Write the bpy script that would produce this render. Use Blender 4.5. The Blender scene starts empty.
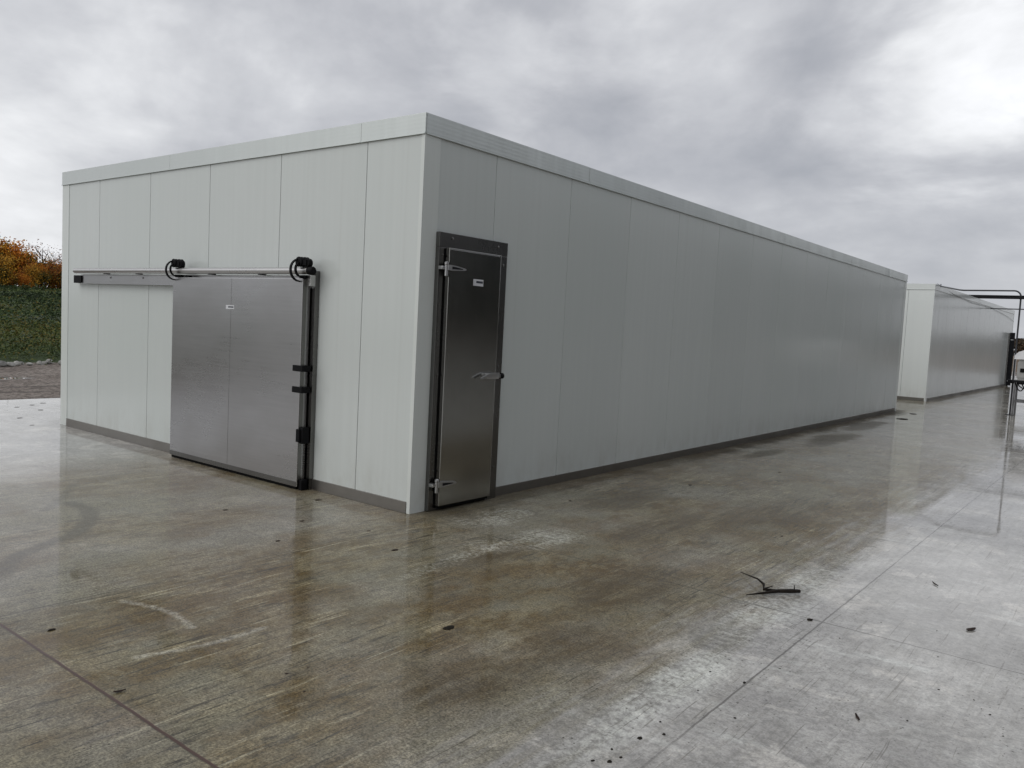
import bpy, bmesh, math, random
from mathutils import Vector, Matrix

random.seed(11)
SC = bpy.context.scene
COL = SC.collection
R = math.radians
PI = math.pi

# ------------------------------------------------------------------ helpers
class MB:
    """collects shapes and links them as ONE mesh object"""
    def __init__(self):
        self.bm = bmesh.new()

    def box(self, x0, x1, y0, y1, z0, z1, bev=0.0):
        t = bmesh.new()
        vs = [t.verts.new(p) for p in ((x0, y0, z0), (x1, y0, z0), (x1, y1, z0), (x0, y1, z0),
                                       (x0, y0, z1), (x1, y0, z1), (x1, y1, z1), (x0, y1, z1))]
        for f in ((3, 2, 1, 0), (4, 5, 6, 7), (0, 1, 5, 4), (1, 2, 6, 5), (2, 3, 7, 6), (3, 0, 4, 7)):
            t.faces.new([vs[i] for i in f])
        if bev > 0:
            bmesh.ops.bevel(t, geom=list(t.edges), offset=bev, segments=2, affect='EDGES', profile=0.6)
        self._add(t)
        return self

    def _add(self, t):
        me = bpy.data.meshes.new('tmp')
        t.to_mesh(me)
        t.free()
        self.bm.from_mesh(me)
        bpy.data.meshes.remove(me)

    def tube(self, pts, rad, n=10, cap=True):
        pts = [Vector(p) for p in pts]
        rads = rad if isinstance(rad, (list, tuple)) else [rad] * len(pts)
        rings = []
        prev = None
        for i, p in enumerate(pts):
            if i == 0: d = pts[1] - pts[0]
            elif i == len(pts) - 1: d = pts[-1] - pts[-2]
            else: d = (pts[i + 1] - p).normalized() + (p - pts[i - 1]).normalized()
            d.normalize()
            if prev is None:
                a = Vector((0, 0, 1)) if abs(d.z) < 0.9 else Vector((1, 0, 0))
                u = d.cross(a).normalized()
            else:
                u = (prev - d * prev.dot(d)).normalized()
            prev = u
            v = d.cross(u)
            rings.append([self.bm.verts.new(p + (u * math.cos(2 * PI * k / n) + v * math.sin(2 * PI * k / n)) * rads[i])
                          for k in range(n)])
        for a, b in zip(rings, rings[1:]):
            for k in range(n):
                self.bm.faces.new((a[k], a[(k + 1) % n], b[(k + 1) % n], b[k]))
        if cap:
            self.bm.faces.new(rings[0][::-1])
            self.bm.faces.new(rings[-1])
        return self

    def lathe(self, c, axis, prof, n=20):
        """prof: list of (distance along axis, radius)"""
        c = Vector(c); d = Vector(axis).normalized()
        return self.tube([c + d * s for s, r in prof], [max(r, 1e-4) for s, r in prof], n)

    def prism(self, poly, axis, a, b):
        """poly: 2d outline; axis 'x' -> (y,z), 'y' -> (x,z), 'z' -> (x,y)"""
        def P(q, s):
            return {'x': (s, q[0], q[1]), 'y': (q[0], s, q[1]), 'z': (q[0], q[1], s)}[axis]
        A = [self.bm.verts.new(P(q, a)) for q in poly]
        B = [self.bm.verts.new(P(q, b)) for q in poly]
        n = len(poly)
        self.bm.faces.new(A[::-1]); self.bm.faces.new(B)
        for i in range(n):
            self.bm.faces.new((A[i], A[(i + 1) % n], B[(i + 1) % n], B[i]))
        return self

    def build(self, name, mat, parent=None, smooth=None):
        bmesh.ops.recalc_face_normals(self.bm, faces=list(self.bm.faces))
        me = bpy.data.meshes.new(name)
        self.bm.to_mesh(me); self.bm.free()
        if smooth is not None:
            me.polygons.foreach_set('use_smooth', [True] * len(me.polygons))
            try: me.set_sharp_from_angle(angle=R(smooth))
            except Exception: pass
        me.materials.append(mat)
        o = bpy.data.objects.new(name, me)
        COL.objects.link(o)
        if parent: o.parent = parent
        return o


def mesh_obj(name, verts, faces, mats, parent=None, mi=None, smooth=False):
    me = bpy.data.meshes.new(name)
    me.from_pydata(verts, [], faces)
    for m in (mats if isinstance(mats, list) else [mats]): me.materials.append(m)
    if mi: me.polygons.foreach_set('material_index', mi)
    if smooth: me.polygons.foreach_set('use_smooth', [True] * len(me.polygons))
    me.update()
    o = bpy.data.objects.new(name, me)
    COL.objects.link(o)
    if parent: o.parent = parent
    return o


def tag(o, label, cat, group=None):
    o['label'] = label; o['category'] = cat
    if group: o['group'] = group
    return o


def kind(o, k):
    o['kind'] = k
    return o


def empty(name, loc, label, cat, group=None, rz=0.0):
    o = bpy.data.objects.new(name, None)
    o.empty_display_size = 0.2
    o.location = loc; o.rotation_euler = (0, 0, rz)
    COL.objects.link(o)
    return tag(o, label, cat, group)


# ------------------------------------------------------------------ node helper
class NT:
    def __init__(self, tree):
        self.t = tree; self.n = tree.nodes; self.l = tree.links

    def node(self, typ, ins=None, **props):
        nd = self.n.new(typ)
        for k, v in props.items(): setattr(nd, k, v)
        for k, v in (ins or {}).items(): self.set(nd.inputs[k], v)
        return nd

    def set(self, sock, v):
        if isinstance(v, bpy.types.NodeSocket): self.l.new(v, sock)
        else:
            if sock.type == 'RGBA' and len(v) == 3: v = (*v, 1)
            sock.default_value = v

    def m(self, op, a, b=None, c=None, clamp=False):
        nd = self.n.new('ShaderNodeMath'); nd.operation = op; nd.use_clamp = clamp
        for i, v in enumerate((a, b, c)):
            if v is not None: self.set(nd.inputs[i], v)
        return nd.outputs[0]

    def step(self, v, a, b, lo=0.0, hi=1.0):
        nd = self.n.new('ShaderNodeMapRange'); nd.interpolation_type = 'SMOOTHSTEP'; nd.clamp = True
        self.set(nd.inputs['Value'], v)
        for k, x in (('From Min', a), ('From Max', b), ('To Min', lo), ('To Max', hi)): self.set(nd.inputs[k], x)
        return nd.outputs[0]

    def mix(self, f, a, b, mode='MIX'):
        nd = self.n.new('ShaderNodeMix'); nd.data_type = 'RGBA'; nd.blend_type = mode
        self.set(nd.inputs[0], f); self.set(nd.inputs[6], a); self.set(nd.inputs[7], b)
        return nd.outputs[2]

    def noise(self, vec, scale, detail=4.0, rough=0.55, dist=0.0, col=False):
        nd = self.node('ShaderNodeTexNoise', {'Scale': scale, 'Detail': detail, 'Roughness': rough, 'Distortion': dist})
        if vec is not None: self.l.new(vec, nd.inputs['Vector'])
        return nd.outputs['Color' if col else 0]

    def scale(self, vec, s, loc=(0, 0, 0), rot=(0, 0, 0)):
        nd = self.node('ShaderNodeMapping', {'Scale': s, 'Location': loc, 'Rotation': rot})
        self.l.new(vec, nd.inputs['Vector'])
        return nd.outputs[0]

    def pos(self):
        return self.n.new('ShaderNodeNewGeometry').outputs['Position']

    def obj(self):
        return self.n.new('ShaderNodeTexCoord').outputs['Object']


def new_mat(name):
    m = bpy.data.materials.new(name); m.use_nodes = True
    t = NT(m.node_tree)
    b = m.node_tree.nodes['Principled BSDF']
    return m, t, b


def simple(name, col, rough=0.6, metal=0.0, nscale=6.0, var=0.25, bump=0.0, bscale=60.0, spec=0.5):
    m, t, b = new_mat(name)
    p = t.pos()
    n = t.noise(p, nscale, 5)
    c = t.mix(t.step(n, 0.3, 0.7), [x * (1 - var) for x in col], [min(1, x * (1 + var)) for x in col])
    t.set(b.inputs['Base Color'], c)
    t.set(b.inputs['Roughness'], t.step(n, 0.2, 0.8, rough * 0.85, min(1, rough * 1.15)))
    b.inputs['Metallic'].default_value = metal
    b.inputs['Specular IOR Level'].default_value = spec
    if bump:
        bn = t.node('ShaderNodeBump', {'Strength': bump, 'Distance': 0.02, 'Height': t.noise(p, bscale, 4)})
        t.set(b.inputs['Normal'], bn.outputs[0])
    return m

# ------------------------------------------------------------------ materials
def panel_paint(name, axis, tint=(0.600, 0.632, 0.614)):
    """pre-painted ribbed steel: faint micro ribs, water streaks, dirt near the ground"""
    m, t, b = new_mat(name)
    p = t.pos()
    s = (14, 14, 0.35)
    streak = t.noise(t.scale(p, s), 1.0, 4, 0.6)
    big = t.noise(t.scale(p, (0.55, 0.55, 0.3)), 1.0, 3)
    c = t.mix(t.step(streak, 0.3, 0.75), tint, [x * 0.965 for x in tint])
    c = t.mix(t.step(big, 0.35, 0.7, 0, 0.5), c, [x * 0.94 for x in (tint[0] * 0.98, tint[1], tint[2] * 0.99)])
    z = t.node('ShaderNodeSeparateXYZ', {'Vector': p}).outputs
    if axis in 'XY':
        pid = t.m('FLOOR', t.m('DIVIDE', t.m('ADD', z[0] if axis == 'X' else z[1], 0.718 if axis == 'X' else -0.967), 1.27 if axis == 'X' else 1.26))
        wn = t.node('ShaderNodeTexWhiteNoise', {'W': pid}, noise_dimensions='1D').outputs['Value']
        tv = t.step(wn, 0, 1, 0.975, 1.01)
        c = t.mix(1.0, c, t.node('ShaderNodeCombineXYZ', {'X': tv, 'Y': tv, 'Z': tv}).outputs[0], 'MULTIPLY')
        run = t.noise(t.scale(p, (7, 7, 0.12), (3, 3, 0)), 1.0, 3, 0.6)
        c = t.mix(t.step(run, 0.60, 0.76, 0, 0.22), c, (0.46, 0.47, 0.44))
    fine = t.noise(t.scale(p, (5, 5, 2.0)), 1.0, 5, 0.7)
    low = t.m('MULTIPLY', t.step(z[2], 0.55, 0.08), t.step(fine, 0.35, 0.75))
    c = t.mix(t.m('MULTIPLY', low, 0.22), c, (0.27, 0.24, 0.18))
    t.set(b.inputs['Base Color'], c)
    t.set(b.inputs['Roughness'], t.step(streak, 0.25, 0.8, 0.15, 0.26))
    b.inputs['Specular IOR Level'].default_value = 0.5
    if axis == 'Z': b.inputs['Metallic'].default_value = 0.4
    # micro ribs run vertically
    wv = t.node('ShaderNodeTexWave', {'Scale': 9.0, 'Distortion': 0.0, 'Detail': 0.0}, bands_direction=axis, wave_profile='SIN')
    t.l.new(p, wv.inputs['Vector'])
    oil = t.noise(t.scale(p, (1.6, 1.6, 0.7)), 1.0, 2)
    h = t.m('ADD', t.m('MULTIPLY', wv.outputs[1], 0.012), t.m('MULTIPLY', oil, 0.9))
    h = t.m('ADD', h, t.m('MULTIPLY', streak, 0.025))
    bn = t.node('ShaderNodeBump', {'Strength': 0.55 if axis == 'Z' else 0.24, 'Distance': 0.02, 'Height': h})
    t.set(b.inputs['Normal'], bn.outputs[0])
    return m


def steel(name, col=(0.50, 0.50, 0.51), rough=0.28, grain=(40, 40, 1.2), wavy=0.25, aniso=0.0, smudge_reflection=0.5):
    m, t, b = new_mat(name)
    p = t.pos()
    g = t.noise(t.scale(p, grain), 1.0, 4, 0.7)
    sm = t.noise(t.scale(p, (1.1, 1.1, 1.5)), 1.0, 3, 0.5, 0.2)
    c = t.mix(t.step(g, 0.3, 0.7), [x * 0.93 for x in col], col)
    c = t.mix(t.step(sm, 0.45, 0.75, 0, smudge_reflection), c, [x * 0.74 for x in (col[0], col[1] * 0.985, col[2] * 0.96)])  # darker blotches: smudges, and on the narrow door painted-in reflections
    t.set(b.inputs['Base Color'], c)
    b.inputs['Metallic'].default_value = 1.0
    t.set(b.inputs['Roughness'], t.m('ADD', t.step(sm, 0.3, 0.75, rough * 0.9, rough * 1.2), t.m('MULTIPLY', g, 0.06)))
    h = t.m('ADD', t.m('MULTIPLY', g, 0.0), t.noise(t.scale(p, (1.3, 1.3, 1.6)), 1.0, 2))
    bn = t.node('ShaderNodeBump', {'Strength': wavy, 'Distance': 0.02, 'Height': h})
    t.set(b.inputs['Normal'], bn.outputs[0])
    return m


M = {}
M['panel_front'] = panel_paint('white_panel_front', 'X')
M['panel_side'] = panel_paint('white_panel_side', 'Y')
M['trim_white'] = panel_paint('white_trim', 'X', (0.66, 0.69, 0.665))
M['cap'] = panel_paint('cap_flashing_paint', 'Z', (0.62, 0.65, 0.63))
M['panel_front_b'] = panel_paint('white_panel_front_paler', 'X', (0.74, 0.765, 0.75))  # paler tint than the first store, front a little paler than side
M['panel_side_b'] = panel_paint('white_panel_side_paler', 'Y', (0.70, 0.725, 0.71))
M['steel'] = steel('brushed_stainless', (0.47, 0.465, 0.47), 0.25, (1.6, 1.6, 55), 0.14)
M['steel_side'] = steel('dull_stainless', (0.44, 0.44, 0.42), 0.15, (45, 45, 1.5), 0.18, smudge_reflection=0.95)  # strong blotches colour mottled reflections into the narrow door
M['steel_frame'] = steel('frame_stainless', (0.20, 0.197, 0.190), 0.24, (45, 45, 1.5), 0.10, smudge_reflection=0.7)
M['galv'] = steel('galvanised_base', (0.30, 0.285, 0.265), 0.38, (6, 6, 20), 0.2, smudge_reflection=0.7)
M['rail'] = steel('rail_stainless', (0.60, 0.59, 0.58), 0.26, (30, 30, 30), 0.05, smudge_reflection=0.25)
M['chrome'] = steel('polished_hinge', (0.52, 0.52, 0.52), 0.32, (30, 30, 30), 0.05, smudge_reflection=0.2)
M['black'] = simple('black_plastic', (0.006, 0.006, 0.007), 0.6, 0, 12, 0.3, spec=0.12)
M['rubber'] = simple('black_rubber', (0.005, 0.005, 0.005), 0.8, 0, 12, 0.3, spec=0.1)
M['gap'] = simple('seam_sealant', (0.16, 0.17, 0.165), 0.7, 0, 12, 0.2)
M['sticker'] = simple('white_label', (0.62, 0.63, 0.65), 0.4, 0, 12, 0.05)
M['ink'] = simple('label_ink', (0.03, 0.035, 0.05), 0.5, 0, 12, 0.2)
M['roof'] = simple('roof_membrane', (0.45, 0.46, 0.45), 0.6, 0, 1.5, 0.15)
M['dark_steel'] = simple('dark_painted_steel', (0.010, 0.010, 0.012), 0.5, 0.0, 8, 0.4, spec=0.2)
M['pipe'] = simple('grey_pipe', (0.03, 0.031, 0.036), 0.4, 0.0, 8, 0.3)
M['cab'] = simple('cabinet_grey', (0.34, 0.34, 0.33), 0.4, 0, 4, 0.15)
M['white'] = simple('white_plastic', (0.78, 0.78, 0.79), 0.45, 0, 4, 0.08)
M['stand'] = simple('stand_steel', (0.16, 0.16, 0.165), 0.4, 0.5, 8, 0.3)
M['rock'] = simple('grey_rock', (0.36, 0.355, 0.33), 0.75, 0, 3.0, 0.45, 0.6, 9)
M['bark'] = simple('bark', (0.055, 0.045, 0.038), 0.9, 0, 5, 0.35)
M['twig'] = simple('wet_twig', (0.014, 0.010, 0.007), 0.6, 0, 40, 0.5, 0.4, 120, spec=0.15)
M['leaf'] = simple('dead_leaf', (0.022, 0.012, 0.008), 0.6, 0, 60, 0.5, spec=0.15)
M['clod'] = simple('wet_mud_clod', (0.016, 0.013, 0.009), 0.7, 0, 60, 0.5, spec=0.12)


def leaf_mat(name, a, bcol, c3, scale=0.5):
    m, t, b = new_mat(name)
    p = t.pos()
    n = t.noise(p, scale, 3)
    n2 = t.noise(p, scale * 7, 2)
    c = t.mix(t.step(n, 0.35, 0.65), a, bcol)
    c = t.mix(t.step(n2, 0.45, 0.7), c, c3)
    t.set(b.inputs['Base Color'], c)
    b.inputs['Roughness'].default_value = 0.75
    b.inputs['Specular IOR Level'].default_value = 0.2
    return m

M['f_orange'] = leaf_mat('orange_leaves', (0.70, 0.245, 0.030), (0.45, 0.13, 0.02), (0.72, 0.34, 0.05))
M['f_gold'] = leaf_mat('gold_leaves', (0.62, 0.33, 0.036), (0.44, 0.20, 0.025), (0.48, 0.30, 0.05))
M['f_rust'] = leaf_mat('rust_leaves', (0.26, 0.085, 0.025), (0.17, 0.07, 0.025), (0.34, 0.11, 0.025))
M['f_olive'] = leaf_mat('olive_leaves', (0.065, 0.065, 0.018), (0.10, 0.085, 0.02), (0.045, 0.05, 0.018))
M['f_dark'] = leaf_mat('conifer_needles', (0.026, 0.034, 0.027), (0.034, 0.040, 0.028), (0.042, 0.040, 0.026), 0.3)
M['f_far'] = leaf_mat('far_leaves', (0.085, 0.055, 0.035), (0.06, 0.05, 0.035), (0.10, 0.06, 0.035), 0.2)
M['f_weed'] = leaf_mat('field_weeds', (0.050, 0.080, 0.030), (0.090, 0.118, 0.038), (0.036, 0.058, 0.024), 0.09)
M['f_deep'] = leaf_mat('dark_weeds', (0.022, 0.038, 0.015), (0.030, 0.048, 0.020), (0.018, 0.028, 0.013), 0.2)
M['f_shrub'] = leaf_mat('yellowing_weeds', (0.130, 0.130, 0.030), (0.080, 0.105, 0.026), (0.15, 0.105, 0.03), 0.5)


# ---- wet concrete
TYRE = ((-2.108, -1.927), (-1.817, -1.918), (-1.452, -2.061), (-1.124, -2.326), (-.974, -2.601), (-.792, -2.866), (-.477, -3.056))
SMEAR = ((-1.983, -2.176), (-2.35, -1.9), (-2.804, -1.597))
LIGHT1 = ((.452, -2.758), (.633, -2.687), (.841, -2.654), (1.077, -2.69))
LIGHT2 = ((1.247, -3.074), (1.309, -2.891), (1.35, -2.666), (1.342, -2.438))


def concrete():
    m, t, b = new_mat('wet_concrete')
    p = t.pos()
    xyz = t.node('ShaderNodeSeparateXYZ', {'Vector': p}).outputs
    X, Y = xyz[0], xyz[1]
    warp = t.noise(p, 0.9, 4, 0.6)
    big = t.noise(p, 0.35, 5, 0.6)
    mid = t.noise(t.scale(p, (1, 1, 1), (7, 3, 0)), 1.7, 6, 0.65)
    fine = t.noise(p, 26, 5, 0.7)
    # broom / scrape streaks run along Y
    pw = t.node('ShaderNodeVectorMath', {0: p, 1: t.node('ShaderNodeVectorMath',
               {0: t.noise(p, 0.6, 3, 0.5, 0, True), 'Scale': 0.10}, operation='SCALE').outputs[0]}, operation='ADD').outputs[0]
    st1 = t.noise(t.scale(pw, (9, 0.9, 1), rot=(0, 0, R(-4))), 1.0, 6, 0.68)
    st2 = t.noise(t.scale(pw, (26, 1.6, 1), (3, 1, 0), (0, 0, R(3))), 1.0, 5, 0.7)
    st3 = t.noise(t.scale(pw, (1.8, 7, 1), (5, 2, 0), (0, 0, R(12))), 1.0, 5, 0.65)
    # base concrete
    c = t.mix(t.step(mid, 0.3, 0.7), (0.250, 0.233, 0.222), (0.390, 0.367, 0.350))
    c = t.mix(t.step(st2, 0.42, 0.7, 0, 0.4), c, (0.17, 0.155, 0.135))
    c = t.mix(t.step(st3, 0.52, 0.72, 0, 0.5), c, (0.47, 0.46, 0.44))
    rb = t.noise(t.scale(p, (1, 1, 1), (21, 3, 0)), 1.1, 7, 0.62, 0.4)
    c = t.mix(t.step(rb, 0.46, 0.56, 0, 0.55), c, (0.255, 0.238, 0.228))
    c = t.mix(t.step(t.noise(t.scale(p, (1, 1, 1), (2, 13, 0)), 2.3, 7, 0.66, 0.5), 0.55, 0.62, 0, 0.5), c, (0.46, 0.425, 0.395))
    # brown mud zone: in front of the long wall (x < 3.1) and, with the wall's dark reflection painted in, before the near wall
    def band(sx, sy, loc, rot, lo, hi, det=6, ro=0.7):
        return t.step(t.noise(t.scale(pw, (sx, sy, 1), loc, (0, 0, R(rot))), 1.0, det, ro), lo, hi)
    grain = t.noise(p, 85, 4, 0.75)
    lines = band(62, 2.6, (1, 7, 0), -3, 0.585, 0.615)          # thin dark scrape lines
    lines2 = band(44, 1.3, (8, 2, 0), 5, 0.605, 0.63)
    pale = band(26, 1.3, (2, 9, 0), -6, 0.575, 0.66)           # thin pale scuffs
    blot = band(3.2, 1.3, (6, 1, 0), 0, 0.42, 0.62, 7, 0.68)
    blot2 = band(6.5, 4.5, (11, 5, 0), 20, 0.45, 0.62, 7, 0.72)
    xb = t.m('ADD', X, t.m('MULTIPLY', t.m('SUBTRACT', st1, 0.5), 1.4))
    xb = t.m('ADD', xb, t.m('MULTIPLY', t.m('SUBTRACT', warp, 0.5), 0.5))
    zone = t.m('MULTIPLY', t.step(xb, 3.5, 2.7), t.step(X, -1.5, 0.6))
    zone = t.m('MULTIPLY', zone, t.step(Y, 15, 2.0, 0.42, 1.0))
    mud_reflection = t.m('MULTIPLY', t.m('MULTIPLY', t.step(t.m('ADD', X, t.m('MULTIPLY', warp, 1.5)), -4.2, -2.0), t.step(X, 0.8, 0.1)), t.step(Y, -5, -2.8))
    zone = t.m('MAXIMUM', zone, t.m('MULTIPLY', mud_reflection, 0.9))
    bA = band(4.2, 1.7, (3, 3, 0), -4, 0.455, 0.545, 8, 0.66)
    bB = band(1.7, 0.75, (9, 1, 0), 4, 0.40, 0.60, 6, 0.6)
    bC = band(10.0, 1.5, (5, 8, 0), -2, 0.575, 0.625, 8, 0.72)
    bD = band(20, 2.2, (1, 4, 0), 6, 0.565, 0.615, 8, 0.72)
    bE = band(2.6, 1.9, (7, 7, 0), 30, 0.56, 0.64, 8, 0.66)
    reg = t.step(t.noise(t.scale(p, (0.9, 0.5, 1), (14, 6, 0)), 1.0, 4, 0.6), 0.40, 0.58)
    reg2 = t.step(t.noise(t.scale(p, (1.1, 0.7, 1), (4, 16, 0)), 1.0, 5, 0.62), 0.42, 0.60)
    reg3 = t.step(t.noise(t.scale(p, (0.8, 0.55, 1), (24, 1, 0)), 1.0, 5, 0.62), 0.45, 0.58)
    bF = t.step(t.noise(p, 5.5, 8, 0.72, 0.8), 0.52, 0.60)
    bG = t.step(t.noise(t.scale(p, (1, 1, 1), (6, 31, 0)), 3.0, 8, 0.7, 1.2), 0.56, 0.62)
    mud = t.mix(bA, (0.123, 0.087, 0.037), (0.185, 0.150, 0.091))
    mud = t.mix(t.m('MULTIPLY', bB, 0.70), mud, (0.109, 0.069, 0.022))
    mud = t.mix(t.m('MULTIPLY', reg3, 0.72), mud, (0.179, 0.164, 0.123))
    mud = t.mix(t.m('MULTIPLY', bF, t.m('MULTIPLY', reg2, 0.45)), mud, (0.234, 0.202, 0.139))
    mud = t.mix(t.m('MULTIPLY', bG, 0.45), mud, (0.081, 0.061, 0.032))
    mud = t.mix(t.m('MULTIPLY', bE, 0.45), mud, (0.224, 0.195, 0.137))
    mud = t.mix(t.m('MULTIPLY', bC, t.m('MULTIPLY', reg2, 0.65)), mud, (0.281, 0.238, 0.160))
    mud = t.mix(t.m('MULTIPLY', bD, t.m('ADD', 0.12, t.m('MULTIPLY', reg, 0.7))), mud, (0.048, 0.035, 0.018))
    mud = t.mix(t.m('MULTIPLY', lines, t.m('ADD', 0.15, t.m('MULTIPLY', reg, 0.8))), mud, (0.027, 0.020, 0.011))
    mud = t.mix(t.m('MULTIPLY', lines2, t.m('ADD', 0.2, t.m('MULTIPLY', reg2, 0.6))), mud, (0.033, 0.025, 0.013))
    mud = t.mix(t.m('MULTIPLY', pale, t.m('MULTIPLY', reg, 0.6)), mud, (0.374, 0.335, 0.248))
    patch = t.noise(t.scale(p, (0.9, 0.6, 1), (2, 8, 0)), 1.0, 5, 0.65)
    c = t.mix(t.m('MULTIPLY', zone, t.step(patch, 0.25, 0.6, 0.60, 0.97)), c, mud)

    def spot(cx, cy, rx, ry, ang=0.0):
        dx = t.m('SUBTRACT', X, cx); dy = t.m('SUBTRACT', Y, cy)
        ca, sa = math.cos(ang), math.sin(ang)
        u = t.m('DIVIDE', t.m('ADD', t.m('MULTIPLY', dx, ca), t.m('MULTIPLY', dy, sa)), rx)
        v = t.m('DIVIDE', t.m('SUBTRACT', t.m('MULTIPLY', dy, ca), t.m('MULTIPLY', dx, sa)), ry)
        d = t.m('SQRT', t.m('ADD', t.m('MULTIPLY', u, u), t.m('MULTIPLY', v, v)))
        return t.m('ADD', d, t.m('MULTIPLY', t.m('SUBTRACT', warp, 0.5), 1.6))
    # dried lime patches and rust-brown pools
    for cx, cy, rx, ry, a in ((1.25, 0.1, 0.28, 0.75, -0.2), (1.2, -0.75, 0.12, 0.7, 0.1), (3.25, 0.0, 0.25, 1.6, 0.0),
                              (3.3, -1.6, 0.16, 1.2, 0.0), (0.55, 0.5, 0.25, 0.5, 0)):
        k = t.step(spot(cx, cy, rx, ry, a), 1.15, 0.4)
        c = t.mix(t.m('MULTIPLY', k, t.step(t.m('ADD', t.m('MULTIPLY', mid, 0.5), t.m('MULTIPLY', fine, 0.5)), 0.42, 0.62, 0, 0.5)), c, (0.50, 0.49, 0.46))
    for cx, cy, rx, ry in ((1.35, -0.5, 0.22, 0.55), (2.35, -0.35, 0.35, 0.7), (2.75, -1.4, 0.35, 0.5), (1.75, 1.4, 0.3, 0.9), (0.9, 2.2, .3, .9),
                           (2.2, 2.6, 0.4, 1.2), (2.6, -2.2, 0.35, 0.5)):
        k = t.step(spot(cx, cy, rx, ry), 1.2, 0.3)
        c = t.mix(t.m('MULTIPLY', k, t.m('ADD', 0.30, t.m('MULTIPLY', t.step(st1, 0.35, 0.6), 0.5))), c, (0.085, 0.060, 0.030))
    # mud washed along the foot of the long wall
    foot = t.m('MULTIPLY', t.step(t.m('ADD', X, t.m('MULTIPLY', t.m('SUBTRACT', mid, 0.5), 0.9)), 0.45, 0.05), t.m('MULTIPLY', t.step(Y, -0.2, 0.3), t.step(X, -0.6, -0.4)))
    foot = t.m('MULTIPLY', foot, t.step(Y, 18.0, 17.4))
    c = t.mix(t.m('MULTIPLY', foot, t.step(Y, 3, 8, 0.55, 0.95)), c, (0.060, 0.048, 0.034))
    for cx, cy, rx, ry in ((0.75, 9.5, 0.35, 1.5), (0.5, 12.5, 0.3, 1.6), (0.65, 6.6, 0.2, 0.8)):
        k = t.step(spot(cx, cy, rx, ry), 1.1, 0.5)
        c = t.mix(t.m('MULTIPLY', k, 0.6), c, (0.06, 0.05, 0.038)); foot = t.m('MAXIMUM', foot, t.m('MULTIPLY', k, 0.8))
    # tyre smears
    def path(pts, w, soft):
        best = None
        for (x0, y0), (x1, y1) in zip(pts, pts[1:]):
            ex, ey = x1 - x0, y1 - y0
            L2 = ex * ex + ey * ey
            dx = t.m('SUBTRACT', X, x0); dy = t.m('SUBTRACT', Y, y0)
            h = t.m('DIVIDE', t.m('ADD', t.m('MULTIPLY', dx, ex), t.m('MULTIPLY', dy, ey)), L2, clamp=True)
            ax = t.m('SUBTRACT', dx, t.m('MULTIPLY', h, ex)); ay = t.m('SUBTRACT', dy, t.m('MULTIPLY', h, ey))
            d = t.m('SQRT', t.m('ADD', t.m('MULTIPLY', ax, ax), t.m('MULTIPLY', ay, ay)))
            best = d if best is None else t.m('MINIMUM', best, d)
        best = t.m('ADD', best, t.m('MULTIPLY', t.m('SUBTRACT', st2, 0.5), w * 1.2))
        return t.step(best, w, w * soft)
    c = t.mix(t.m('MULTIPLY', path(TYRE, 0.10, 0.3), 0.62), c, (0.085, 0.072, 0.055))
    c = t.mix(t.m('MULTIPLY', path(SMEAR, 0.07, 0.2), 0.4), c, (0.085, 0.072, 0.055))
    for pp in (LIGHT1, LIGHT2):
        c = t.mix(t.m('MULTIPLY', path(pp, 0.040, 0.0), t.step(fine, 0.3, 0.6, 0.1, 0.45)), c, (0.43, 0.41, 0.375))
    # fine scrape lines and grain over everything
    c = t.mix(t.m('MULTIPLY', lines2, 0.45), c, (0.085, 0.072, 0.056))
    c = t.mix(t.m('MULTIPLY', blot2, 0.22), c, (0.13, 0.12, 0.105))
    gm = t.step(grain, 0.32, 0.68, t.m('SUBTRACT', 0.84, t.m('MULTIPLY', zone, 0.26)), t.m('ADD', 1.14, t.m('MULTIPLY', zone, 0.25)))
    gm = t.m('MULTIPLY', gm, t.step(fine, 0.3, 0.7, 0.80, 1.18))
    c = t.mix(1.0, c, t.node('ShaderNodeCombineXYZ', {'X': gm, 'Y': gm, 'Z': gm}).outputs[0], 'MULTIPLY')
    # dark grit
    gr = t.node('ShaderNodeTexVoronoi', {'Scale': 34.0, 'Randomness': 1.0})
    t.l.new(p, gr.inputs['Vector'])
    rare = t.step(t.node('ShaderNodeSeparateColor', {'Color': gr.outputs['Color']}).outputs[0], 0.62, 0.66)
    clus = t.step(t.noise(t.scale(p, (1.6, 0.5, 1), (4, 4, 0)), 1.0, 4, 0.6), 0.46, 0.60)
    clus = t.m('MAXIMUM', clus, t.m('MULTIPLY', t.m('MULTIPLY', t.step(X, 2.95, 3.2), t.step(X, 4.0, 3.6)), t.step(t.noise(p, 4.5, 4, 0.6), 0.42, 0.58)))
    grit = t.m('MULTIPLY', t.m('MULTIPLY', t.step(t.m('ADD', gr.outputs['Distance'], t.m('MULTIPLY', fine, 0.22)), 0.30, 0.22), rare), clus)
    c = t.mix(t.m('MULTIPLY', grit, 0.85), c, (0.038, 0.031, 0.021))
    c = t.mix(t.step(fine, 0.55, 0.75, 0, 0.35), c, (0.14, 0.125, 0.105))
    # saw-cut joints every 3.3 m
    wob = t.m('MULTIPLY', t.m('SUBTRACT', t.noise(p, 7, 3), 0.5), 0.012)
    def joint(v, off, w):
        q = t.m('DIVIDE', t.m('ADD', t.m('SUBTRACT', v, off), wob), 3.3)
        f = t.m('SUBTRACT', q, t.m('ROUND', q))
        return t.step(t.m('MULTIPLY', t.m('ABSOLUTE', f), 3.3), w, w * 0.45)
    jx = t.m('MULTIPLY', joint(X, 3.56, 0.0065), t.step(t.noise(p, 1.2, 2), 0.25, 0.5, 0.25, 0.9))
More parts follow.
